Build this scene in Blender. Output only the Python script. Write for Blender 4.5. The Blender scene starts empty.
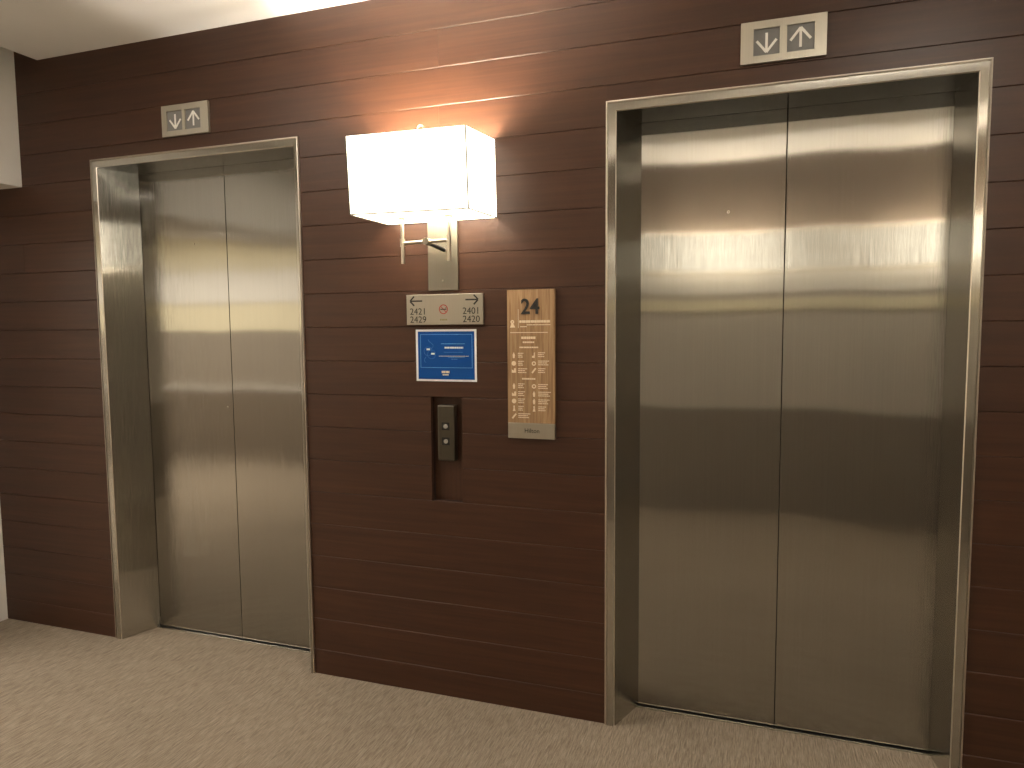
import bpy, bmesh, math, random
from mathutils import Vector, Matrix
random.seed(4)
C = bpy.context.scene.collection
P = 0.133                      # height of one wall board
Z0 = 0.1053                    # top of the lowest board
rows = [0.0] + [Z0 + P*k for k in range(19)] + [2.72, 2.853, 2.99]
rows[17] += 0.003; rows[18] += 0.005; rows[19] += 0.007
TOP = 2.648                    # ceiling height
DY = 0.163                     # depth of the lift doors behind the wall face

# ------------------------------------------------------------------ materials
def new_mat(name):
    m = bpy.data.materials.new(name); m.use_nodes = True
    nt = m.node_tree; b = nt.nodes['Principled BSDF']
    return m, nt, b
def N(nt, t, **kw):
    n = nt.nodes.new(t)
    for k, v in kw.items(): setattr(n, k, v)
    return n
def L(nt, a, b): nt.links.new(a, b)
def coords(nt, scale, rot=(0, 0, 0)):
    tc = N(nt, 'ShaderNodeTexCoord'); mp = N(nt, 'ShaderNodeMapping')
    mp.inputs['Scale'].default_value = scale; mp.inputs['Rotation'].default_value = rot
    L(nt, tc.outputs['Object'], mp.inputs['Vector']); return mp.outputs['Vector']
def noise(nt, vec, scale=1.0, detail=4, rough=0.55, dist=0.0):
    n = N(nt, 'ShaderNodeTexNoise'); n.inputs['Scale'].default_value = scale
    n.inputs['Detail'].default_value = detail; n.inputs['Roughness'].default_value = rough
    n.inputs['Distortion'].default_value = dist
    L(nt, vec, n.inputs['Vector']); return n.outputs['Fac']
def ramp(nt, fac, stops):
    r = N(nt, 'ShaderNodeValToRGB'); e = r.color_ramp.elements
    while len(e) < len(stops): e.new(0.5)
    for i, (p, c) in enumerate(stops):
        e[i].position = p; e[i].color = (*c, 1)
    L(nt, fac, r.inputs['Fac']); return r.outputs['Color']
def mixc(nt, a, b, fac, mode='MIX'):
    m = N(nt, 'ShaderNodeMix', data_type='RGBA', blend_type=mode)
    if isinstance(fac, float): m.inputs[0].default_value = fac
    else: L(nt, fac, m.inputs[0])
    for s, v in ((6, a), (7, b)):
        if isinstance(v, tuple): m.inputs[s].default_value = (*v, 1)
        else: L(nt, v, m.inputs[s])
    return m.outputs[2]
def bump(nt, b, h, strength, dist=0.001):
    n = N(nt, 'ShaderNodeBump'); n.inputs['Strength'].default_value = strength; n.inputs['Distance'].default_value = dist
    L(nt, h, n.inputs['Height']); L(nt, n.outputs['Normal'], b.inputs['Normal'])

def plain(name, col, rough=0.6, metal=0.0, spec=0.5, emit=None, est=0.0):
    m, nt, b = new_mat(name)
    b.inputs['Base Color'].default_value = (*col, 1); b.inputs['Roughness'].default_value = rough
    b.inputs['Metallic'].default_value = metal; b.inputs['Specular IOR Level'].default_value = spec
    if emit:
        b.inputs['Emission Color'].default_value = (*emit, 1); b.inputs['Emission Strength'].default_value = est
    return m
def painted(name, col, var=0.04, rough=0.75):
    m, nt, b = new_mat(name)
    v = coords(nt, (1, 1, 1)); f = noise(nt, v, 3.0, 5)
    c = ramp(nt, f, [(0.3, tuple(x*(1-var) for x in col)), (0.7, tuple(min(1, x*(1+var)) for x in col))])
    L(nt, c, b.inputs['Base Color']); b.inputs['Roughness'].default_value = rough
    bump(nt, b, noise(nt, v, 260, 2), 0.08, 0.0005)
    return m

def walnut(name, vertical=False):
    m, nt, b = new_mat(name)
    sc = (55, 8, 1.6) if vertical else (1.6, 8, 55)
    geo = N(nt, 'ShaderNodeNewGeometry')
    tc = N(nt, 'ShaderNodeTexCoord')
    off = N(nt, 'ShaderNodeVectorMath', operation='SCALE'); off.inputs[0].default_value = (13.1, 7.7, 3.3)
    L(nt, geo.outputs['Random Per Island'], off.inputs['Scale'])
    add = N(nt, 'ShaderNodeVectorMath', operation='ADD')
    L(nt, tc.outputs['Object'], add.inputs[0]); L(nt, off.outputs[0], add.inputs[1])
    mp = N(nt, 'ShaderNodeMapping'); mp.inputs['Scale'].default_value = sc
    L(nt, add.outputs[0], mp.inputs['Vector'])
    f1 = noise(nt, mp.outputs['Vector'], 1.0, 6, 0.6, 0.6)
    mp2 = N(nt, 'ShaderNodeMapping'); mp2.inputs['Scale'].default_value = (sc[0]*0.55, sc[1], sc[2]*0.28)
    L(nt, add.outputs[0], mp2.inputs['Vector'])
    f2 = noise(nt, mp2.outputs['Vector'], 1.3, 3, 0.5, 2.2)
    c1 = ramp(nt, f1, [(0.25, (0.039, 0.0142, 0.0062)), (0.5, (0.050, 0.0188, 0.0084)), (0.78, (0.065, 0.0255, 0.0120))])
    c2 = ramp(nt, f2, [(0.3, (0.82, 0.81, 0.80)), (0.7, (1.15, 1.15, 1.14))])
    c = mixc(nt, c1, c2, 0.75, 'MULTIPLY')
    isl = ramp(nt, geo.outputs['Random Per Island'], [(0.0, (0.95, 0.95, 0.95)), (1.0, (1.05, 1.05, 1.05))])
    c = mixc(nt, c, isl, 1.0, 'MULTIPLY')
    L(nt, c, b.inputs['Base Color']); b.inputs['Roughness'].default_value = 0.45
    b.inputs['Specular IOR Level'].default_value = 0.45
    bump(nt, b, f1, 0.05, 0.0006)
    return m

def steel(name, col=(0.405, 0.397, 0.372), rough=0.10, aniso=1.0, grain=0.04, brush=0.6):
    m, nt, b = new_mat(name)
    b.inputs['Metallic'].default_value = 1.0
    b.inputs['Anisotropic'].default_value = aniso
    b.inputs['Roughness'].default_value = rough
    g = noise(nt, coords(nt, (420, 420, 2.5)), 1.0, 3, 0.6)
    c = ramp(nt, g, [(0.3, tuple(x*(1-grain) for x in col)), (0.7, tuple(min(1, x*(1+grain)) for x in col))])
    L(nt, c, b.inputs['Base Color'])
    geo = N(nt, 'ShaderNodeNewGeometry'); cr = N(nt, 'ShaderNodeVectorMath', operation='CROSS_PRODUCT')
    L(nt, geo.outputs['Normal'], cr.inputs[0]); cr.inputs[1].default_value = (0.01, 0.0, 1.0)
    L(nt, cr.outputs[0], b.inputs['Tangent'])
    # upright brushing: fine grooves tip the surface sideways only
    br = noise(nt, coords(nt, (5200, 5200, 11)), 1.0, 2, 0.6)
    sh = noise(nt, coords(nt, (2.0, 2.0, 1.1)), 1.0, 1, 0.4)      # faint unevenness of the sheet
    k = N(nt, 'ShaderNodeMath', operation='MULTIPLY_ADD'); L(nt, br, k.inputs[0]); k.inputs[1].default_value = brush; k.inputs[2].default_value = -brush*0.5
    sc_ = N(nt, 'ShaderNodeVectorMath', operation='SCALE'); L(nt, cr.outputs[0], sc_.inputs[0]); L(nt, k.outputs[0], sc_.inputs['Scale'])
    ks = N(nt, 'ShaderNodeMath', operation='MULTIPLY_ADD'); L(nt, sh, ks.inputs[0]); ks.inputs[1].default_value = 0.02; ks.inputs[2].default_value = -0.01
    cz = N(nt, 'ShaderNodeCombineXYZ'); L(nt, ks.outputs[0], cz.inputs[2])
    a1 = N(nt, 'ShaderNodeVectorMath', operation='ADD'); L(nt, geo.outputs['Normal'], a1.inputs[0]); L(nt, sc_.outputs[0], a1.inputs[1])
    a2 = N(nt, 'ShaderNodeVectorMath', operation='ADD'); L(nt, a1.outputs[0], a2.inputs[0]); L(nt, cz.outputs[0], a2.inputs[1])
    nm = N(nt, 'ShaderNodeVectorMath', operation='NORMALIZE'); L(nt, a2.outputs[0], nm.inputs[0]); L(nt, nm.outputs[0], b.inputs['Normal'])
    return m

def carpet_mat():
    m, nt, b = new_mat('carpet')
    v = coords(nt, (1, 1, 1))
    wob = noise(nt, v, 5.0, 2)
    vs = coords(nt, (215, 18, 1), (0, 0, 0.03))
    s = noise(nt, vs, 1.0, 3, 0.65, 0.5)
    fib = noise(nt, v, 420, 3, 0.7)
    big = noise(nt, v, 1.8, 3)
    c = ramp(nt, s, [(0.34, (0.225, 0.184, 0.140)), (0.5, (0.315, 0.262, 0.205)), (0.68, (0.41, 0.348, 0.278))])
    c = mixc(nt, c, ramp(nt, fib, [(0.3, (0.80, 0.79, 0.78)), (0.7, (1.16, 1.16, 1.15))]), 1.0, 'MULTIPLY')
    c = mixc(nt, c, ramp(nt, big, [(0.3, (0.93, 0.93, 0.92)), (0.7, (1.05, 1.05, 1.05))]), 1.0, 'MULTIPLY')
    L(nt, c, b.inputs['Base Color']); b.inputs['Roughness'].default_value = 0.95
    b.inputs['Specular IOR Level'].default_value = 0.1
    hm = N(nt, 'ShaderNodeMath', operation='ADD'); L(nt, s, hm.inputs[0])
    sc = N(nt, 'ShaderNodeMath', operation='MULTIPLY'); sc.inputs[1].default_value = 0.5
    L(nt, fib, sc.inputs[0]); L(nt, sc.outputs[0], hm.inputs[1])
    bump(nt, b, hm.outputs[0], 0.8, 0.005)
    return m

def oak_mat():
    m, nt, b = new_mat('light_oak')
    v = coords(nt, (90, 20, 5)); f = noise(nt, v, 1.0, 5, 0.6, 0.8)
    c = ramp(nt, f, [(0.28, (0.215, 0.118, 0.055)), (0.5, (0.335, 0.205, 0.104)), (0.75, (0.47, 0.315, 0.175))])
    L(nt, c, b.inputs['Base Color']); b.inputs['Roughness'].default_value = 0.5
    bump(nt, b, f, 0.1, 0.0005)
    return m

M = dict(
    walnut=walnut('dark_wood_boards'), walnut_v=walnut('dark_wood_upright', True),
    backing=plain('groove_backing', (0.020, 0.009, 0.006), 0.8),
    steel=steel('brushed_steel'), jamb=steel('brushed_steel_frame', (0.52, 0.505, 0.465), 0.14, 0.95),
    lampplate=steel('dull_nickel_plate', (0.30, 0.28, 0.235), 0.42, 0.3, brush=0.3),
    plate=steel('satin_steel_plate', (0.50, 0.47, 0.40), 0.42, 0.3),
    nickel=plain('satin_nickel', (0.62, 0.57, 0.48), 0.28, 1.0),
    carpet=carpet_mat(), ceiling=painted('ceiling_paint', (0.86, 0.85, 0.83), 0.015),
    cream=painted('cream_paint', (0.62, 0.57, 0.48), 0.02), taupe=painted('taupe_paint', (0.30, 0.26, 0.215), 0.03),
    white=painted('white_paint', (0.80, 0.78, 0.74), 0.02),
    yellow=painted('warm_reflection_paint', (0.78, 0.72, 0.54), 0.02),  # warm glow put into the paint of the mirrored bands
    buff=painted('buff_paint', (0.62, 0.57, 0.50), 0.03),
    header=painted('brown_grey_paint', (0.19, 0.155, 0.125), 0.03),
    umber=painted('umber_paint', (0.19, 0.155, 0.12), 0.05, 0.5),
    dark=plain('black_void', (0.006, 0.005, 0.004), 0.8),
    ink=plain('black_ink', (0.018, 0.017, 0.015), 0.5), red=plain('red_ink', (0.42, 0.05, 0.04), 0.5),
    faint=plain('olive_faint_ink', (0.30, 0.28, 0.12), 0.5),
    paper=plain('white_paper', (0.78, 0.78, 0.80), 0.6), blue=plain('blue_print', (0.004, 0.062, 0.27), 0.6, spec=0.15),
    sky=plain('light_blue_print', (0.12, 0.32, 0.66), 0.6), skydim=plain('mid_blue_print', (0.06, 0.20, 0.50), 0.6),
    print=plain('cream_print', (0.78, 0.66, 0.50), 0.6), oak=oak_mat(),
    soffit=steel('shaded_steel_soffit', (0.05, 0.047, 0.038), 0.2, 0.9), bead=plain('satin_bead_highlight', (0.66, 0.60, 0.53), 0.42, 1.0),  # soffit steel darkened for its shade, bead metal lightened for edge highlights
    washer=plain('grey_washer', (0.16, 0.15, 0.12), 0.6),
    seam=plain('linen_binding', (0.10, 0.09, 0.065), 0.9),
    graphite_shade=plain('graphite_and_rod_shade', (0.035, 0.036, 0.036), 0.4, 0.3),  # digit colour, also holds the shade of the lamp rod
    lens=plain('frosted_grey_lens', (0.20, 0.20, 0.20), 0.35),
    arrow=plain('off_white_arrow', (0.90, 0.89, 0.86), 0.5),
    bronze=steel('dull_bronze_plate', (0.13, 0.118, 0.095), 0.36, 0.3),
    button=plain('clear_button', (0.55, 0.54, 0.50), 0.2, 0.6),
)
# lamp shade: lit linen
def shade_mat(name, est, transp):
    m, nt, b = new_mat(name)
    out = nt.nodes['Material Output']
    b.inputs['Base Color'].default_value = (0.85, 0.80, 0.70, 1); b.inputs['Roughness'].default_value = 0.9
    w = noise(nt, coords(nt, (600, 600, 600)), 1.0, 2)
    ec = ramp(nt, w, [(0.3, (1.0, 0.90, 0.71)), (0.7, (1.0, 0.93, 0.76))])
    L(nt, ec, b.inputs['Emission Color']); b.inputs['Emission Strength'].default_value = est
    if transp:
        t = N(nt, 'ShaderNodeBsdfTransparent'); mx = N(nt, 'ShaderNodeMixShader'); mx.inputs[0].default_value = transp
        L(nt, b.outputs[0], mx.inputs[1]); L(nt, t.outputs[0], mx.inputs[2]); L(nt, mx.outputs[0], out.inputs['Surface'])
    return m
M['shade'] = shade_mat('lit_linen_shade', 1.7, 0.0)
M['diffuser'] = shade_mat('lit_acrylic_diffuser', 1.3, 0.30)
M['bulb'] = plain('lit_bulb', (1, 1, 1), 0.5, emit=(1.0, 0.90, 0.78), est=2100)

M['bulb_dim'] = plain('lit_bulb_dimmed', (1, 1, 1), 0.5, emit=(1.0, 0.90, 0.78), est=950)  # same sconces, dimmed to cut their fill and reflections

M['fill_downlamp'] = plain('fill_downlight_lens', (1, 1, 1), 0.5, emit=(1.0, 0.90, 0.76), est=80)  # lens of the added fill downlights

# ------------------------------------------------------------------ mesh helpers
class MB:
    def __init__(s): s.v = []; s.f = []; s.m = []; s.mats = []
    def mi(s, mat):
        if mat not in s.mats: s.mats.append(mat)
        return s.mats.index(mat)
    def add(s, vs, fs, mat):
        k = len(s.v); s.v += [tuple(v) for v in vs]; i = s.mi(mat)
        for f in fs: s.f.append(tuple(k+a for a in f)); s.m.append(i)
    def box(s, x0, x1, y0, y1, z0, z1, mat):
        vs = [(x, y, z) for x in (x0, x1) for y in (y0, y1) for z in (z0, z1)]
        s.add(vs, [(0, 1, 3, 2), (4, 6, 7, 5), (0, 4, 5, 1), (2, 3, 7, 6), (0, 2, 6, 4), (1, 5, 7, 3)], mat)
    def bbox(s, x0, x1, y0, y1, z0, z1, mat, r=0.002, seg=2):
        bm = bmesh.new()
        bmesh.ops.create_cube(bm, size=1)
        for v in bm.verts:
            v.co = ((x0+x1)/2+v.co.x*(x1-x0), (y0+y1)/2+v.co.y*(y1-y0), (z0+z1)/2+v.co.z*(z1-z0))
        bmesh.ops.bevel(bm, geom=bm.edges[:], offset=r, segments=seg, affect='EDGES', profile=0.5)
        s.bm(bm, mat)
    def bm(s, bm, mat):
        bm.verts.index_update()
        s.add([v.co.copy() for v in bm.verts], [[v.index for v in f.verts] for f in bm.faces], mat); bm.free()
    def tube(s, a, b, r, mat, n=20):
        a = Vector(a); b = Vector(b); q = (b-a).to_track_quat('Z', 'Y').to_matrix()
        vs = []
        for p in (a, b):
            for i in range(n):
                t = 2*math.pi*i/n; vs.append(p + q @ Vector((r*math.cos(t), r*math.sin(t), 0)))
        fs = [(i, (i+1) % n, n+(i+1) % n, n+i) for i in range(n)] + [tuple(range(n))[::-1], tuple(range(n, 2*n))]
        s.add(vs, fs, mat)
    def path(s, pts, r, mat, n=10):
        pts = [Vector(p) for p in pts]; vs = []; fs = []
        for k, p in enumerate(pts):
            t = (pts[min(k+1, len(pts)-1)] - pts[max(k-1, 0)]).normalized()
            q = t.to_track_quat('Z', 'Y').to_matrix()
            vs += [p + q @ Vector((r*math.cos(2*math.pi*i/n), r*math.sin(2*math.pi*i/n), 0)) for i in range(n)]
        for k in range(len(pts)-1):
            for i in range(n): fs.append((k*n+i, k*n+(i+1) % n, (k+1)*n+(i+1) % n, (k+1)*n+i))
        fs += [tuple(range(n))[::-1], tuple(range((len(pts)-1)*n, len(pts)*n))]
        s.add(vs, fs, mat)
    def ring(s, c, r0, r1, y0, y1, mat, n=40):          # flat ring in the XZ plane
        vs = []
        for y in (y0, y1):
            for r in (r0, r1):
                vs += [(c[0]+r*math.cos(2*math.pi*i/n), y, c[1]+r*math.sin(2*math.pi*i/n)) for i in range(n)]
        fs = []
        for i in range(n):
            j = (i+1) % n
            fs += [(i, j, n+j, n+i), (2*n+i, 3*n+i, 3*n+j, 2*n+j), (i, 2*n+i, 2*n+j, j), (n+i, n+j, 3*n+j, 3*n+i)]
        s.add(vs, fs, mat)
    def prism(s, poly, y0, y1, mat):                    # XZ outline given thickness in Y
        n = len(poly)
        vs = [(x, y0, z) for x, z in poly] + [(x, y1, z) for x, z in poly]
        s.add(vs, [tuple(range(n)), tuple(range(2*n-1, n-1, -1))] + [(i, n+i, n+(i+1) % n, (i+1) % n) for i in range(n)], mat)
    def stroke(s, a, b, w, y0, y1, mat):                # thick line in the XZ plane
        a = Vector(a); b = Vector(b); d = (b-a).normalized(); n = Vector((-d.y, d.x))*w/2
        s.prism([tuple(a-n), tuple(b-n), tuple(b+n), tuple(a+n)], y0, y1, mat)
    def build(s, name, parent=None, smooth=False, fix=True):
        me = bpy.data.meshes.new(name); me.from_pydata(s.v, [], s.f)
        for m in s.mats: me.materials.append(m)
        for p, i in zip(me.polygons, s.m): p.material_index = i
        if fix:
            bm = bmesh.new(); bm.from_mesh(me); bmesh.ops.recalc_face_normals(bm, faces=bm.faces[:]); bm.to_mesh(me); bm.free()
        me.update()
        o = bpy.data.objects.new(name, me); C.objects.link(o)
        if smooth:
            for p in me.polygons: p.use_smooth = True
            me.set_sharp_from_angle(angle=math.radians(35))
        if parent is not None:
            o.parent = parent; o.matrix_parent_inverse = parent.matrix_world.inverted() if False else Matrix.Translation(-parent.location)
        return o
def empty(name, loc):
    o = bpy.data.objects.new(name, None); o.location = loc; o.empty_display_size = 0.1; C.objects.link(o); return o
def tag(o, label=None, cat=None, group=None, kind=None):
    if label: o['label'] = label
    if cat: o['category'] = cat
    if group: o['group'] = group
    if kind: o['kind'] = kind
    return o
def structure(o): o['kind'] = 'structure'; return o
def text_mesh(name, txt, x, z, size, y, mat, parent, align='LEFT', depth=0.0006, xs=1.0, spacing=1.0, label=None, bold=0.0):
    cu = bpy.data.curves.new(name, 'FONT'); cu.body = txt; cu.size = size; cu.align_x = align
    cu.extrude = depth/2; cu.space_character = spacing; cu.offset = bold; cu.resolution_u = 3
    t = bpy.data.objects.new('tmp_text', cu); C.objects.link(t)
    dg = bpy.context.evaluated_depsgraph_get(); dg.update()
    me = bpy.data.meshes.new_from_object(t.evaluated_get(dg))
    bpy.data.objects.remove(t); bpy.data.curves.remove(cu)
    for v in me.vertices:
        cx, cy, cz = v.co; v.co = (x + cx*xs, y - cz - depth/2, z + cy)
    me.name = name; me.materials.clear(); me.materials.append(mat)
    o = bpy.data.objects.new(name, me); C.objects.link(o)
    if parent is not None: o.parent = parent; o.matrix_parent_inverse = Matrix.Translation(-parent.location)
    if label: o['label'] = label
    return o

# ------------------------------------------------------------------ the board-clad wall
LIFT = [(-2.3035, -1.2215), (0.0, 1.1122)]
HEAD = 2.1821
WX0, WX1 = -3.018, 2.6
REC = (-0.670, -0.542, rows[6], rows[9])
wb = MB()
def board(x0, x1, z0, z1, wb=wb, Y=0.0, S=1):
    g, c, th = 0.0004, 0.0015, 0.018
    prof = [(th, z0+g), (c, z0+g), (0, z0+g+c), (0, z1-g-c), (c, z1-g), (th, z1-g)]
    n = len(prof)
    vs = [(x0, Y+S*y, z) for y, z in prof] + [(x1, Y+S*y, z) for y, z in prof]
    wb.add(vs, [tuple(range(n)), tuple(range(2*n-1, n-1, -1))] + [(i, n+i, n+(i+1) % n, (i+1) % n) for i in range(n)], M['walnut'])
joints = {18: [-0.615, 1.9], 16: [-0.617], 3: [1.75], 9: [2.1], 13: [-2.75]}
for k in range(len(rows)-1):
    z0, z1 = rows[k], rows[k+1]
    def spans(z0, z1):
        cuts = []
        if z0 < HEAD - 1e-4: cuts += [(a+0.001, b-0.001) for a, b in LIFT]
        if z0 >= REC[2]-1e-4 and z1 <= REC[3]+1e-4: cuts.append(REC[:2])
        for j in joints.get(k, []): cuts.append((j-0.0003, j+0.0003))
        cuts.sort(); x = WX0; out = []
        for a, b in cuts: out.append((x, a)); x = b
        out.append((x, WX1)); return out
    if z0 < HEAD < z1:                      # board notched over the lift frames
        for a, b in spans(z0, z1): board(a, b, z0, z1)
        for a, b in LIFT:
            wb.box(a+0.001, b-0.001, 0.0, 0.018, HEAD+0.0008, z1-0.0012, M['walnut'])
    else:
        for a, b in spans(z0, z1): board(a, b, z0, z1)
ZT = rows[-1]
# backing behind the boards, left open at the lifts and at the call-station recess
xs = [WX0, LIFT[0][0], LIFT[0][1], REC[0], REC[1], LIFT[1][0], LIFT[1][1], WX1]
wb.box(xs[0], xs[1], 0.018, 0.19, 0, ZT, M['backing'])
wb.box(xs[2], xs[3], 0.018, 0.19, 0, HEAD, M['backing'])
wb.box(xs[4], xs[5], 0.018, 0.19, 0, HEAD, M['backing'])
wb.box(xs[6], xs[7], 0.018, 0.19, 0, ZT, M['backing'])
wb.box(xs[3], xs[4], 0.018, 0.19, REC[3], HEAD, M['backing']); wb.box(xs[3], xs[4], 0.018, 0.19, 0, REC[2], M['backing'])
wb.box(xs[1], xs[6], 0.018, 0.19, HEAD+0.0005, ZT, M['backing'])
wb.box(xs[3], xs[4], 0.032, 0.19, REC[2], REC[3], M['walnut_v'])
wb.box(WX0, WX1, 0.195, 0.30, 0, ZT, M['backing'])
wall = structure(wb.build('wall_front'))

# ------------------------------------------------------------------ floor, ceiling, other walls
YB = -2.8                      # header of the opening behind the camera
YC = -3.6                      # far side of the passage beyond it
XW = -7.5
def sbox(name, *a):
    m = MB(); m.box(*a); return structure(m.build(name))
sbox('floor', XW, WX1, YC, 0.195, -0.05, 0.0, M['carpet'])
cm = MB(); cm.box(-2.5931, WX1, YC, 0.0, TOP, TOP+0.08, M['ceiling']); cm.box(XW, -2.5931, YC, 0.0, 2.95, 3.0, M['ceiling'])
cm.box(XW, -3.3, YC, -0.6, 2.45, 2.53, M['ceiling'])
structure(cm.build('ceiling'))
XS = -2.735
sbox('trim_1', -3.3, XS, YC, 0.0, 2.096, 2.95, M['white'])             # dropped bulkhead along the side
sbox('wall_left', -3.3, WX0, -0.62, 0.195, 0, 2.096, M['white'])
sbox('wall_right', WX1, WX1+0.1, YC, 0.3, 0, 3.0, M['taupe'])
sbox('wall_corridor', XW, -3.3, -0.62, -0.52, 0, 2.45, M['cream'])
sbox('wall_corridor_end', XW-0.1, XW, YC, -0.5, 0, 3.0, M['cream'])
XO = -2.55                                                             # the facing wall stops at the side corridor
ow = MB()
ow.box(XO, WX1, YB-0.2, YB+0.02, 2.13, TOP, M['header'])
ow.box(XO, WX1, YB-0.2, YB+0.012, 1.66, 1.80, M['white']); ow.box(XO, WX1, YB-0.2, YB+0.012, 1.53, 1.61, M['yellow'])  # bands added to show as bright stripes in the steel doors
ow.box(XO, WX1, YB-0.2, YB, 0.80, 2.13, M['buff'])
ow.box(XO, WX1, YB-0.2, YB+0.02, 0.0, 0.80, M['taupe'])
structure(ow.build('wall_opposite'))
bw = MB()
bw.box(XW, WX1, YC-0.1, YC, 2.02, 3.0, M['yellow'])
bw.box(XW, WX1, YC-0.1, YC+0.02, 1.70, 2.02, M['white'])  # unseen bands here, coloured to make the stripes mirrored in the lift doors
bw.box(XW, WX1, YC-0.1, YC+0.045, 2.02, 2.05, M['white']); bw.box(XW, WX1, YC-0.1, YC+0.045, 2.10, 2.12, M['white'])  # ledges added as thin bright lines for that reflection
bw.box(XW, WX1, YC-0.1, YC, 1.40, 1.70, M['yellow'])
bw.box(XW, WX1, YC-0.1, YC+0.01, 0.815, 1.40, M['taupe'])
bw.box(XW, WX1, YC-0.1, YC+0.03, 0.79, 0.815, M['white'])
bw.box(XW, WX1, YC-0.1, YC+0.015, 0.0, 0.79, M['umber'])
structure(bw.build('wall_back'))

# ------------------------------------------------------------------ lift entrances
def entrance(name, XL, XR, dl, dm, dr, fwr, label, holes):
    root = empty(name, ((XL+XR)/2, 0, 0)); tag(root, label, 'elevator door', kind='structure')
    fw = 0.0355; zt = 2.1465
    # folded frame: outer bead, shadow channel, face, inner arris, reveal
    prof = [(0.0, 0.017), (0.0, -0.008), (0.0046, -0.009), (0.0052, -0.001), (0.0080, -0.001), (0.0088, -0.0065), (fw-0.0030, -0.0065), (fw, -0.0042)]
    fr = MB()
    def sweep(side):
        vs = []; n = len(prof)
        if side == 'head':
            for u, y in prof: vs.append((XL+u, y, HEAD-u))
            for u, y in prof: vs.append((XR-(u if u < 0.01 else fwr-(fw-u)), y, HEAD-u))
        else:
            X, s = (XL, 1) if side == 'l' else (XR, -1)
            for zz in (0, 1):
                for u, y in prof: vs.append((X+s*(u if u < 0.01 or s > 0 else fwr-(fw-u)), y, zz*(HEAD-u)))
        for i in range(n-1):
            fr.add([vs[i], vs[i+1], vs[n+i+1], vs[n+i]], [(0, 1, 2, 3)], M['bead'] if i in (0, 1, 2) or (i == n-2 and side != 'head') else M['jamb'])  # bead and side arrises: highlight put into a lighter metal
    for s in ('l', 'r', 'head'): sweep(s)
    # reveals
    y0, y1 = -0.0042, DY-0.002
    a, b = XL+fw, XR-fwr
    fr.add([(a, y0, 0), (dl, y1, 0), (dl, y1, zt), (a, y0, zt)], [(0, 1, 2, 3)], M['jamb'])
    fr.add([(b, y0, 0), (b, y0, zt), (dr, y1, zt), (dr, y1, 0)], [(0, 1, 2, 3)], M['jamb'])
    fr.add([(a, y0, zt), (dl, y1, zt), (dr, y1, zt), (b, y0, zt)], [(0, 1, 2, 3)], M['soffit'])  # underside's shade put into a darker steel
    fr.build('door_frame', root, fix=False)
    for i, (p, q) in enumerate(((dl-0.03, dm-0.0012), (dm+0.0012, dr+0.03))):
        m = MB(); m.bbox(p, q, DY, DY+0.028, 0.008, zt+0.03, M['steel'], 0.0012, 2)
        pan = m.build('door_panel', root)
        for hx, hz, r in holes:
            if p < hx < q:
                h = MB(); h.tube((hx, DY-0.0012, hz), (hx, DY+0.002, hz), r, M['nickel']); h.tube((hx, DY-0.0016, hz), (hx, DY-0.0011, hz), r*0.5, M['dark'])
                ho = h.build('release_keyhole', pan); ho.parent = pan; ho.matrix_parent_inverse = Matrix.Translation(-root.location)
                ho.matrix_parent_inverse = (Matrix.Translation(root.location) @ pan.matrix_parent_inverse).inverted()
    m = MB()
    m.box(dl-0.02, dr+0.02, DY-0.016, DY-0.004, 0.0, 0.003, M['jamb'])
    m.box(dl-0.02, dr+0.02, DY-0.004, DY+0.03, 0.0, 0.002, M['dark'])
    m.build('threshold', root)
    return root
entrance('door_1', -2.3035, -1.2215, -2.2081, -1.7272, -1.2425, 0.0195, 'brushed steel two-panel elevator door near the white bulkhead', [(-1.902, 1.816, 0.0045), (-1.756, 1.082, 0.0035)])
entrance('door_2', 0.0, 1.1122, 0.0943, 0.5768, 1.0600, 0.0325, 'brushed steel two-panel elevator door beside the oak floor directory', [(0.393, 1.819, 0.0045)])

def copy_turned(root, loc, label, cat=None, group=None, kind=None):
    T = Matrix.Translation(loc) @ Matrix.Rotation(math.pi, 4, 'Z')
    r_ = root.copy(); C.objects.link(r_); r_.matrix_world = T
    r_['label'] = label
    def rec(src, dst):
        for ch in [o for o in bpy.data.objects if o.parent == src]:
            c = ch.copy(); C.objects.link(c); c.parent = dst; c.matrix_parent_inverse = ch.matrix_parent_inverse.copy()
            rec(ch, c)
    rec(root, r_)
    return r_

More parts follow.
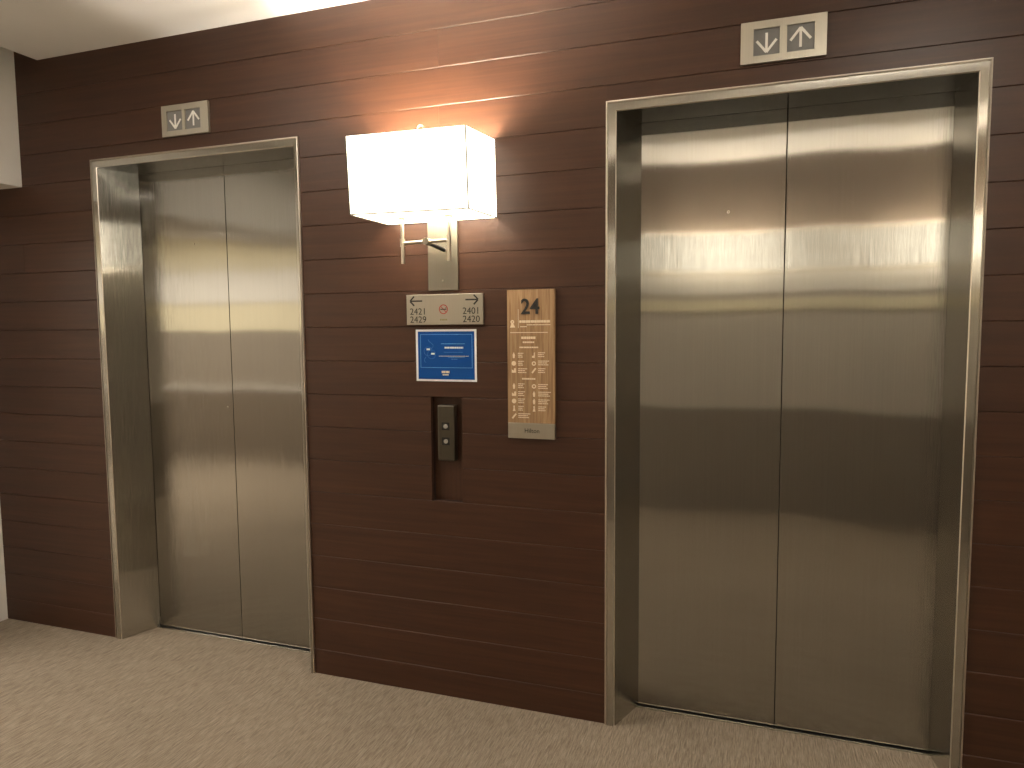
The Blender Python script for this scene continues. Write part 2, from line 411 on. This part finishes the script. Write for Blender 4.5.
# ------------------------------------------------------------------ direction indicators
def indicator(x0, x1, z0, z1, disp, label):
    root = empty('elevator_indicator', ((x0+x1)/2, 0, z0)); tag(root, label, 'indicator', group='direction indicators over the elevators')
    y = -0.012
    # plate with two real windows
    (a0, a1), (b0, b1), w0, w1 = disp
    p = MB(); S = M['plate']
    for q in ((x0, x1, w1, z1), (x0, x1, z0, w0), (x0, a0, w0, w1), (a1, b0, w0, w1), (b1, x1, w0, w1)):
        p.box(q[0], q[1], y, 0.0, q[2], q[3], S)
    p.build('faceplate', root)
    for n, (u0, u1) in enumerate(((a0, a1), (b0, b1))):
        l = MB(); l.box(u0, u1, y+0.006, -0.0005, w0, w1, M['lens'])
        lo = l.build('display', root)
        ar = MB(); cx = (u0+u1)/2; cz = (w0+w1)/2; s = 1 if n else -1
        h = (w1-w0)*0.34; ya, yb = y+0.0045, y+0.0062; t = 0.0075
        ar.stroke((cx, cz-s*h), (cx, cz+s*h*0.95), t, ya, yb, M['arrow'])
        ar.stroke((cx, cz+s*(h+0.003)), (cx-0.029, cz+s*(h-0.033)), t, ya-0.0002, yb-0.0002, M['arrow'])
        ar.stroke((cx, cz+s*(h+0.003)), (cx+0.029, cz+s*(h-0.033)), t, ya-0.0004, yb-0.0004, M['arrow'])
        ao = ar.build('down_arrow' if not n else 'up_arrow', lo)
        ao.matrix_parent_inverse = (Matrix.Translation(root.location) @ lo.matrix_parent_inverse).inverted()
    return root
indicator(0.4275, 0.6755, 2.2445, 2.370, ((0.4655, 0.5420), (0.5630, 0.641), 2.266, 2.3470), 'steel up and down arrow indicator above the elevator beside the oak directory')
indicator(-1.8865, -1.6455, 2.2395, 2.3655, ((-1.860, -1.779), (-1.764, -1.685), 2.261, 2.342), 'steel up and down arrow indicator above the elevator near the white bulkhead')

# ------------------------------------------------------------------ wall lamp
lamp = empty('wall_sconce', (-0.607, 0, 1.568)); tag(lamp, 'lit wall sconce with rectangular white shade above the metal room number sign', 'wall lamp')
m = MB(); m.bbox(-0.667, -0.547, -0.009, 0.0, 1.568, 1.90, M['lampplate'], 0.0015); m.tube((-0.607, -0.0115, 1.604), (-0.607, -0.0085, 1.604), 0.0035, M['nickel'])
m.build('back_plate', lamp)
RY = -0.122
m = MB(); m.tube((-0.602, -0.008, 1.716), (-0.615, RY-0.012, 1.733), 0.0075, M['graphite_shade']); m.tube((-0.615, RY-0.014, 1.734), (-0.6145, RY+0.014, 1.734), 0.0125, M['nickel'])  # rod coloured dark for its shaded side
m.tube((-0.712, RY, 1.732), (-0.531, RY, 1.735), 0.0065, M['nickel'])
m.build('arm', lamp, smooth=True)
for xx, zb in ((-0.711, 1.660), (-0.531, 1.663)):
    m = MB(); m.tube((xx, RY, zb), (xx, RY, 1.87), 0.0065, M['nickel']); m.tube((xx, RY, 1.72), (xx, RY, 1.748), 0.009, M['nickel'])
    m.tube((xx, RY, 1.8165), (xx, RY, 1.8195), 0.0165, M['washer'])
    st = m.build('stem', lamp, smooth=True)
    bm_ = bmesh.new(); bmesh.ops.create_uvsphere(bm_, u_segments=16, v_segments=10, radius=0.013)
    for v in bm_.verts: v.co = Vector((xx, RY, 1.92)) + Vector((v.co.x, v.co.y, v.co.z*1.5))
    m = MB(); m.bm(bm_, M['bulb']); bo = m.build('bulb', lamp, smooth=True)
SX0, SX1, SF, SB, SZ0, SZ1 = -0.855, -0.413, -0.2415, -0.004, 1.8245, 2.0925
CORN = {(0, 0, 0): (-0.8500, -0.2415, 1.8235), (1, 0, 0): (-0.4065, -0.2415, 1.8180), (0, 0, 1): (-0.8605, -0.2415, 2.0900), (1, 0, 1): (-0.4135, -0.2415, 2.0835),
        (0, 1, 0): (-0.8330, -0.004, 1.8205), (1, 1, 0): (-0.3950, -0.004, 1.8215), (0, 1, 1): (-0.8400, -0.004, 2.0960), (1, 1, 1): (-0.4000, -0.004, 2.0950)}
def tl(x, y, z):                                        # slightly twisted, sagging shade
    u, v, w = (x-SX0)/(SX1-SX0), (y-SF)/(SB-SF), (z-SZ0)/(SZ1-SZ0)
    p = Vector((0, 0, 0))
    for (i, j, k), c in CORN.items():
        p += Vector(c)*((u if i else 1-u)*(v if j else 1-v)*(w if k else 1-w))
    return tuple(p)
def tilt(mb): mb.v = [tl(*v) for v in mb.v]
m = MB(); t = 0.0022
m.box(SX0, SX1, SF, SF+t, SZ0, SZ1, M['shade']); m.box(SX0, SX1, SB-t, SB, SZ0, SZ1, M['shade'])
m.box(SX0, SX0+t, SF+t, SB-t, SZ0, SZ1, M['shade']); m.box(SX1-t, SX1, SF+t, SB-t, SZ0, SZ1, M['shade'])
tilt(m); sh = m.build('lamp_shade', lamp)
m = MB(); e = 0.0024
cs = {k: Vector(tl(SX0+k[0]*(SX1-SX0), SF+k[1]*(SB-SF), SZ0+k[2]*(SZ1-SZ0))) for k in CORN}
for k in ((0, 0), (1, 0)): m.tube(cs[(k[0], 0, 0)], cs[(k[0], 0, 1)], e, M['seam'], 8)
for a_, b_ in (((0, 0, 0), (1, 0, 0)), ((1, 0, 0), (1, 1, 0)), ((0, 0, 0), (0, 1, 0))): m.tube(cs[a_], cs[b_], e, M['seam'], 8)
so = m.build('seam_binding', sh); so.matrix_parent_inverse = (Matrix.Translation(lamp.location) @ sh.matrix_parent_inverse).inverted()
m = MB(); m.box(SX0+t, SX1-t, SF+t, SB-t, SZ0+0.004, SZ0+0.0065, M['diffuser']); tilt(m); m.build('diffuser', lamp)
m = MB()
m.tube((-0.711, RY, 2.075), (-0.531, RY, 2.075), 0.003, M['nickel']); m.tube((SX0+0.002, RY, 2.078), (SX1-0.002, RY, 2.078), 0.0025, M['nickel'])
m.tube((-0.633, RY, 2.07), (-0.633, RY, 2.122), 0.003, M['nickel'])
m.path([(-0.633+0.0125*math.cos(a), RY, 2.124+0.0125*math.sin(a)) for a in [math.pi*k/10 for k in range(-2, 13)]], 0.003, M['nickel'])
m.build('spider_fitter', lamp, smooth=True)

lamp['group'] = 'wall sconces'
copy_turned(lamp, (0.25, YB, 1.568), 'lit wall sconce on the pale facing wall, behind the viewer')
copy_turned(lamp, (1.75, YB, 1.568), 'added unseen wall sconce on the pale facing wall, near the end wall')  # extra sconce added to even out the warm band in the doors
for o in list(bpy.data.objects):
    if o.name.startswith('bulb') and o.parent is not lamp:
        o.data = o.data.copy(); o.data.materials[0] = M['bulb_dim']
# ------------------------------------------------------------------ room-number sign
X0, X1, ZB, ZU = -0.7585, -0.4495, 1.4415, 1.5545
s = empty('room_number_sign', ((X0+X1)/2, 0, ZB)); tag(s, 'brushed metal room number sign with two arrows, below the sconce', 'sign')
m = MB(); m.bbox(X0, X1, -0.010, 0.0, ZB, ZU, M['plate'], 0.0012); m.build('panel', s)
yk = -0.0101
def arrow_h(cx, cz, s_, L_=0.050):
    a = MB(); tip = cx+s_*L_/2
    a.stroke((cx-s_*L_/2, cz), (tip-s_*0.001, cz), 0.0054, yk-0.0006, yk+0.0002, M['ink'])
    a.stroke((tip, cz+0.0006), (tip-s_*0.017, cz+0.0175), 0.0054, yk-0.0008, yk+0.0002, M['ink'])
    a.stroke((tip, cz-0.0006), (tip-s_*0.017, cz-0.0175), 0.0054, yk-0.0010, yk+0.0002, M['ink'])
    return a
arrow_h(-0.718, 1.5305, -1).build('left_arrow', s); arrow_h(-0.493, 1.532, 1).build('right_arrow', s)
for tx, xx, zz in (('2421', -0.745, 1.4800), ('2429', -0.745, 1.4500)):
    text_mesh('room_numbers', tx, xx, zz, 0.0345, yk, M['ink'], s, 'LEFT')
for tx, xx, zz in (('2401', -0.461, 1.4800), ('2420', -0.461, 1.4500)):
    text_mesh('room_numbers', tx, xx, zz, 0.0345, yk, M['ink'], s, 'RIGHT')
a = MB(); nx, nz = -0.6065, 1.4985
a.ring((nx, nz), 0.0145, 0.0178, yk-0.0006, yk+0.0002, M['red'])
a.stroke((nx-0.011, nz+0.011), (nx+0.011, nz-0.011), 0.0026, yk-0.0006, yk+0.0002, M['red'])
a.box(nx-0.012, nx+0.012, yk-0.0009, yk+0.0002, nz-0.0018, nz+0.0018, M['ink'])
a.box(nx+0.009, nx+0.0115, yk-0.0009, yk+0.0002, nz+0.003, nz+0.007, M['ink'])
a.build('no_smoking_symbol', s)
a = MB()
for i in range(5): a.box(nx-0.014+i*0.006, nx-0.010+i*0.006, yk-0.0005, yk+0.0002, 1.457, 1.463, M['faint'])
a.build('caption', s)

# ------------------------------------------------------------------ blue notice
s = empty('paper_notice', (-0.603, 0, 1.2295)); tag(s, 'blue printed notice with white border taped to the wood wall', 'notice')
m = MB(); m.box(-0.7262, -0.4800, -0.0016, 0.0, 1.2298, 1.4242, M['paper']); m.build('sheet', s)
y1, y0 = -0.0015, -0.0022
m = MB(); m.box(-0.7175, -0.4880, y0, y1, 1.2375, 1.4165, M['blue']); m.build('blue_print', s)
y1, y0 = -0.0021, -0.0026
m = MB(); fx0, fx1, fz0, fz1 = -0.7075, -0.4965, 1.2805, 1.4060
for q in ((fx0, fx1, fz1-0.0016, fz1), (fx0, fx1, fz0, fz0+0.0016), (fx0, fx0+0.0016, fz0, fz1), (fx1-0.0016, fx1, fz0, fz1)):
    m.box(q[0], q[1], y0, y1, q[2], q[3], M['sky'])
m.build('border_line', s)
m = MB()
def dashes(mb, x0, x1, z, h, mat, seed, ya=None, yb=None):
    r = random.Random(seed); x = x0
    while x < x1-0.0015:
        w = min(r.uniform(0.004, 0.011), x1-x); mb.box(x, x+w*0.86, ya if ya is not None else y0, yb if yb is not None else y1, z-h/2, z+h/2, mat); x += w
dashes(m, -0.622, -0.525, 1.3705, 0.0022, M['sky'], 1)
dashes(m, -0.608, -0.532, 1.3560, 0.0065, M['paper'], 2)
dashes(m, -0.611, -0.533, 1.3390, 0.0016, M['skydim'], 3)
dashes(m, -0.631, -0.510, 1.3245, 0.0018, M['print'], 4); dashes(m, -0.594, -0.526, 1.3200, 0.0016, M['sky'], 5)
dashes(m, -0.581, -0.556, 1.3135, 0.0016, M['sky'], 6)
m.build('printed_lines', s)
m = MB()
for cx, cz, r in ((-0.676, 1.342, 0.017), (-0.662, 1.331, 0.017)):
    m.ring((cx, cz), r-0.0009, r, y0, y1, M['skydim'])
m.path([(-0.664+0.010*math.sin(k*0.5), -0.0024, 1.352+k*0.0035) for k in range(11)], 0.0006, M['skydim'], 6)
m.path([(-0.686-0.006*math.sin(k*0.5), -0.0024, 1.300+k*0.003) for k in range(8)], 0.0006, M['skydim'], 6)
m.box(-0.682, -0.668, y0-0.0002, y1, 1.3465, 1.3530, M['paper']); m.box(-0.663, -0.649, y0-0.0002, y1, 1.3300, 1.3365, M['paper'])
m.build('line_drawing', s)
m = MB(); dashes(m, -0.621, -0.589, 1.2650, 0.0085, M['print'], 8); dashes(m, -0.617, -0.592, 1.2545, 0.0045, M['print'], 9); m.build('printed_emblem', s)

# ------------------------------------------------------------------ floor directory
DX0, DX1, DZ0, DZ1 = -0.3535, -0.1785, 1.030, 1.5625
s = empty('floor_directory', ((DX0+DX1)/2, 0, DZ0)); tag(s, 'tall light oak floor directory numbered 24 beside the elevator frame', 'sign')
m = MB(); m.box(DX0, DX1, -0.018, 0.0, 1.0865, DZ1, M['oak']); m.build('oak_board', s)
m = MB(); m.bbox(DX0, DX1, -0.0185, 0.0, DZ0, 1.0862, M['plate'], 0.001); m.build('metal_foot', s)
yf = -0.0181
text_mesh('floor_number', '24', -0.3020, 1.4770, 0.076, yf, M['graphite_shade'], s, 'LEFT', depth=0.003, bold=0.0012, xs=0.92)
text_mesh('brand_lettering', 'Hilton', (DX0+DX1)/2+0.003, 1.0515, 0.0225, -0.0187, M['ink'], s, 'CENTER')
ya, yb = yf-0.0006, yf+0.0002
def px(u, v):                       # position on the board from the sign's own grid (0..1 across, 0..1 down)
    return DX0+u*(DX1-DX0), DZ1-v*(DZ1-DZ0)
def bar(m, u0, u1, v, h=0.0026, mat='print', seed=None):
    x0, z = px(u0, v); x1, _ = px(u1, v)
    dashes(m, x0, x1, z, h, M[mat], seed if seed is not None else int(v*1000)+int(u0*100), ya, yb)
for bars in (((0.26, 0.91, 0.212, 0.0085), (0.42, 0.92, 0.234, 0.0028), (0.28, 0.42, 0.246, 0.0030)),
             ((0.30, 0.61, 0.320, 0.0085), (0.33, 0.58, 0.350, 0.0055)), ((0.26, 0.66, 0.384, 0.0050),), ((0.31, 0.60, 0.595, 0.0055),)):
    m = MB()
    for q in bars: bar(m, *q)
    m.build('heading', s)
m = MB(); x0, z = px(0.06, 0.285); x1, _ = px(0.86, 0.285); m.box(x0, x1, ya, yb, z-0.0012, z+0.0012, M['print']); m.build('rule_line', s)
m = MB(); x0, z0_ = px(0.235, 0.255); _, z1_ = px(0.235, 0.13); m.box(x0, x0+0.0014, ya, yb, z0_, z1_, M['print']); m.build('rule_line', s)
ent = [(0.225, v, w) for v, w in ((0.424, 0.12), (0.478, 0.13), (0.528, 0.20), (0.630, 0.14), (0.683, 0.15), (0.732, 0.15), (0.782, 0.12), (0.832, 0.26))]
ent += [(0.655, v, w) for v, w in ((0.420, 0.15), (0.475, 0.24), (0.526, 0.16), (0.632, 0.22), (0.683, 0.27), (0.735, 0.24), (0.782, 0.17))]
for u, v, w_ in ent:
    m = MB()
    for j, f in enumerate((1.0, 0.8, 0.92)): bar(m, u, u+w_*f, v+j*0.0125, 0.0030)
    m.build('directory_entry', s)
def icon(u, v, k):
    x, z = px(u, v); m = MB()
    if k == 0: m.prism([(x-0.003, z-0.010), (x+0.003, z-0.010), (x+0.0045, z+0.002), (x, z+0.011), (x-0.0045, z+0.002)], ya, yb, M['print'])
    elif k == 1: m.ring((x, z), 0.0005, 0.0085, ya, yb, M['print'], 16)
    elif k == 2: m.prism([(x-0.008, z-0.008), (x+0.008, z-0.008), (x+0.008, z+0.008), (x+0.001, z+0.008), (x, z-0.001), (x-0.008, z+0.004)], ya, yb, M['print'])
    elif k == 3: m.ring((x, z), 0.004, 0.008, ya, yb, M['print'], 16)
    elif k == 4: m.stroke((x-0.007, z-0.008), (x+0.007, z+0.009), 0.006, ya, yb, M['print'])
    elif k == 5: m.prism([(x-0.005, z-0.010), (x+0.005, z-0.010), (x+0.002, z+0.001), (x+0.003, z+0.008), (x, z+0.011), (x-0.003, z+0.008), (x-0.002, z+0.001)], ya, yb, M['print'])
    elif k == 6: m.prism([(x-0.007, z-0.008), (x+0.003, z-0.009), (x+0.004, z+0.011), (x+0.001, z+0.010), (x-0.001, z-0.002), (x-0.006, z-0.001)], ya, yb, M['print'])
    m.build('directory_symbol', s)
for v, a_, b_ in ((0.438, 0, 6), (0.492, 1, 3), (0.540, 2, 4), (0.645, 0, 3), (0.697, 2, 0), (0.747, 1, 0), (0.796, 5, 5)):
    icon(0.135, v, a_); icon(0.565, v, b_)
icon(0.135, 0.850, 4)
x, z = px(0.11, 0.225)
m = MB(); m.ring((x, z+0.006), 0.0025, 0.007, ya, yb, M['print'], 16); m.prism([(x-0.009, z-0.014), (x+0.011, z-0.014), (x+0.003, z+0.001), (x-0.003, z+0.001)], ya, yb, M['print'])
m.build('directory_symbol', s)

# ------------------------------------------------------------------ call station
YR = 0.032
s = empty('call_button_station', (-0.604, YR, 0.928)); tag(s, 'bronze call button plate with two buttons in the wall recess', 'call panel')
m = MB(); m.bbox(-0.643, -0.5725, -0.001, YR, 0.928, 1.140, M['bronze'], 0.005, 2); m.build('faceplate', s)
for zz in (1.060, 1.003):
    m = MB(); cx = -0.609; y = -0.0011
    m.box(cx-0.0155, cx+0.0155, y-0.0010, y+0.0002, zz-0.0145, zz+0.0145, M['ink'])
    b_ = m.build('button_surround', s)
    m = MB(); m.tube((cx+0.001, y-0.004, zz), (cx+0.001, y, zz), 0.0085, M['button'], 24)
    k = m.build('button', b_); k.matrix_parent_inverse = (Matrix.Translation(s.location) @ b_.matrix_parent_inverse).inverted()

# ------------------------------------------------------------------ lights
def area(name, loc, rot, sx, sy, power, col, spread=180):
    l = bpy.data.lights.new(name, 'AREA'); l.shape = 'RECTANGLE'; l.size = sx; l.size_y = sy; l.energy = power; l.color = col
    l.spread = math.radians(spread)
    o = bpy.data.objects.new(name, l); o.location = loc; o.rotation_euler = rot; C.objects.link(o); return o
def point(name, loc, power, col, r):
    l = bpy.data.lights.new(name, 'POINT'); l.energy = power; l.color = col; l.shadow_soft_size = r
    o = bpy.data.objects.new(name, l); o.location = loc; C.objects.link(o); return o
WARM = (1.0, 0.80, 0.55); NEUT = (1.0, 0.92, 0.81)
area('corridor_fill', (-5.2, -2.2, 2.44), (0, 0, 0), 3.0, 0.5, 62, NEUT)  # unseen lights added to brighten the corridor mirrored in the left lift
area('corridor_fill', (-4.6, -3.35, 2.63), (0, 0, 0), 5.0, 0.12, 52, NEUT)

for lx, lab in ((-1.75, 'added unseen fill downlight in front of the elevator near the white bulkhead'), (1.15, 'added unseen fill downlight in front of the elevator beside the oak directory')):  # unseen downlights added to lift the light on floor and walls
    root = empty('fill_downlight', (lx, -1.25, TOP-0.008)); tag(root, lab, 'fill light', group='added fill downlights')
    m = MB(); n = 32; vs = []
    for rr, zz in ((0.115, TOP-0.0005), (0.115, TOP-0.006), (0.095, TOP-0.008), (0.091, TOP-0.002)):
        vs += [(lx+rr*math.cos(2*math.pi*i/n), -1.25+rr*math.sin(2*math.pi*i/n), zz) for i in range(n)]
    m.add(vs, [(k*n+i, k*n+(i+1) % n, (k+1)*n+(i+1) % n, (k+1)*n+i) for k in range(3) for i in range(n)], M['white'])
    m.build('trim_ring', root, smooth=True)
    m = MB(); m.add([(lx+0.0915*math.cos(2*math.pi*i/n), -1.25+0.0915*math.sin(2*math.pi*i/n), TOP-0.003) for i in range(n)], [tuple(range(n))[::-1]], M['fill_downlamp'])
    m.build('lamp_lens', root, fix=False)

w = bpy.data.worlds.new('world'); bpy.context.scene.world = w; w.use_nodes = True
w.node_tree.nodes['Background'].inputs[0].default_value = (0, 0, 0, 1)

# ------------------------------------------------------------------ camera
cd = bpy.data.cameras.new('camera'); cam = bpy.data.objects.new('camera', cd); C.objects.link(cam)
cam.location = (0.4778, -2.3977, 1.4260); cam.rotation_euler = (1.4914736, 0.0081993, 0.3294146)
cd.sensor_width = 36; cd.lens = 700.56/1024*36; cd.clip_start = 0.02
sc = bpy.context.scene; sc.camera = cam
sc.view_settings.view_transform = 'Standard'; sc.view_settings.look = 'None'; sc.view_settings.gamma = 1; sc.view_settings.exposure = 1.32
sc.view_settings.use_curve_mapping = False
sc.cycles.use_denoising = True; sc.cycles.max_bounces = 10; sc.cycles.glossy_bounces = 6; sc.cycles.diffuse_bounces = 5
sc.cycles.sample_clamp_indirect = 6
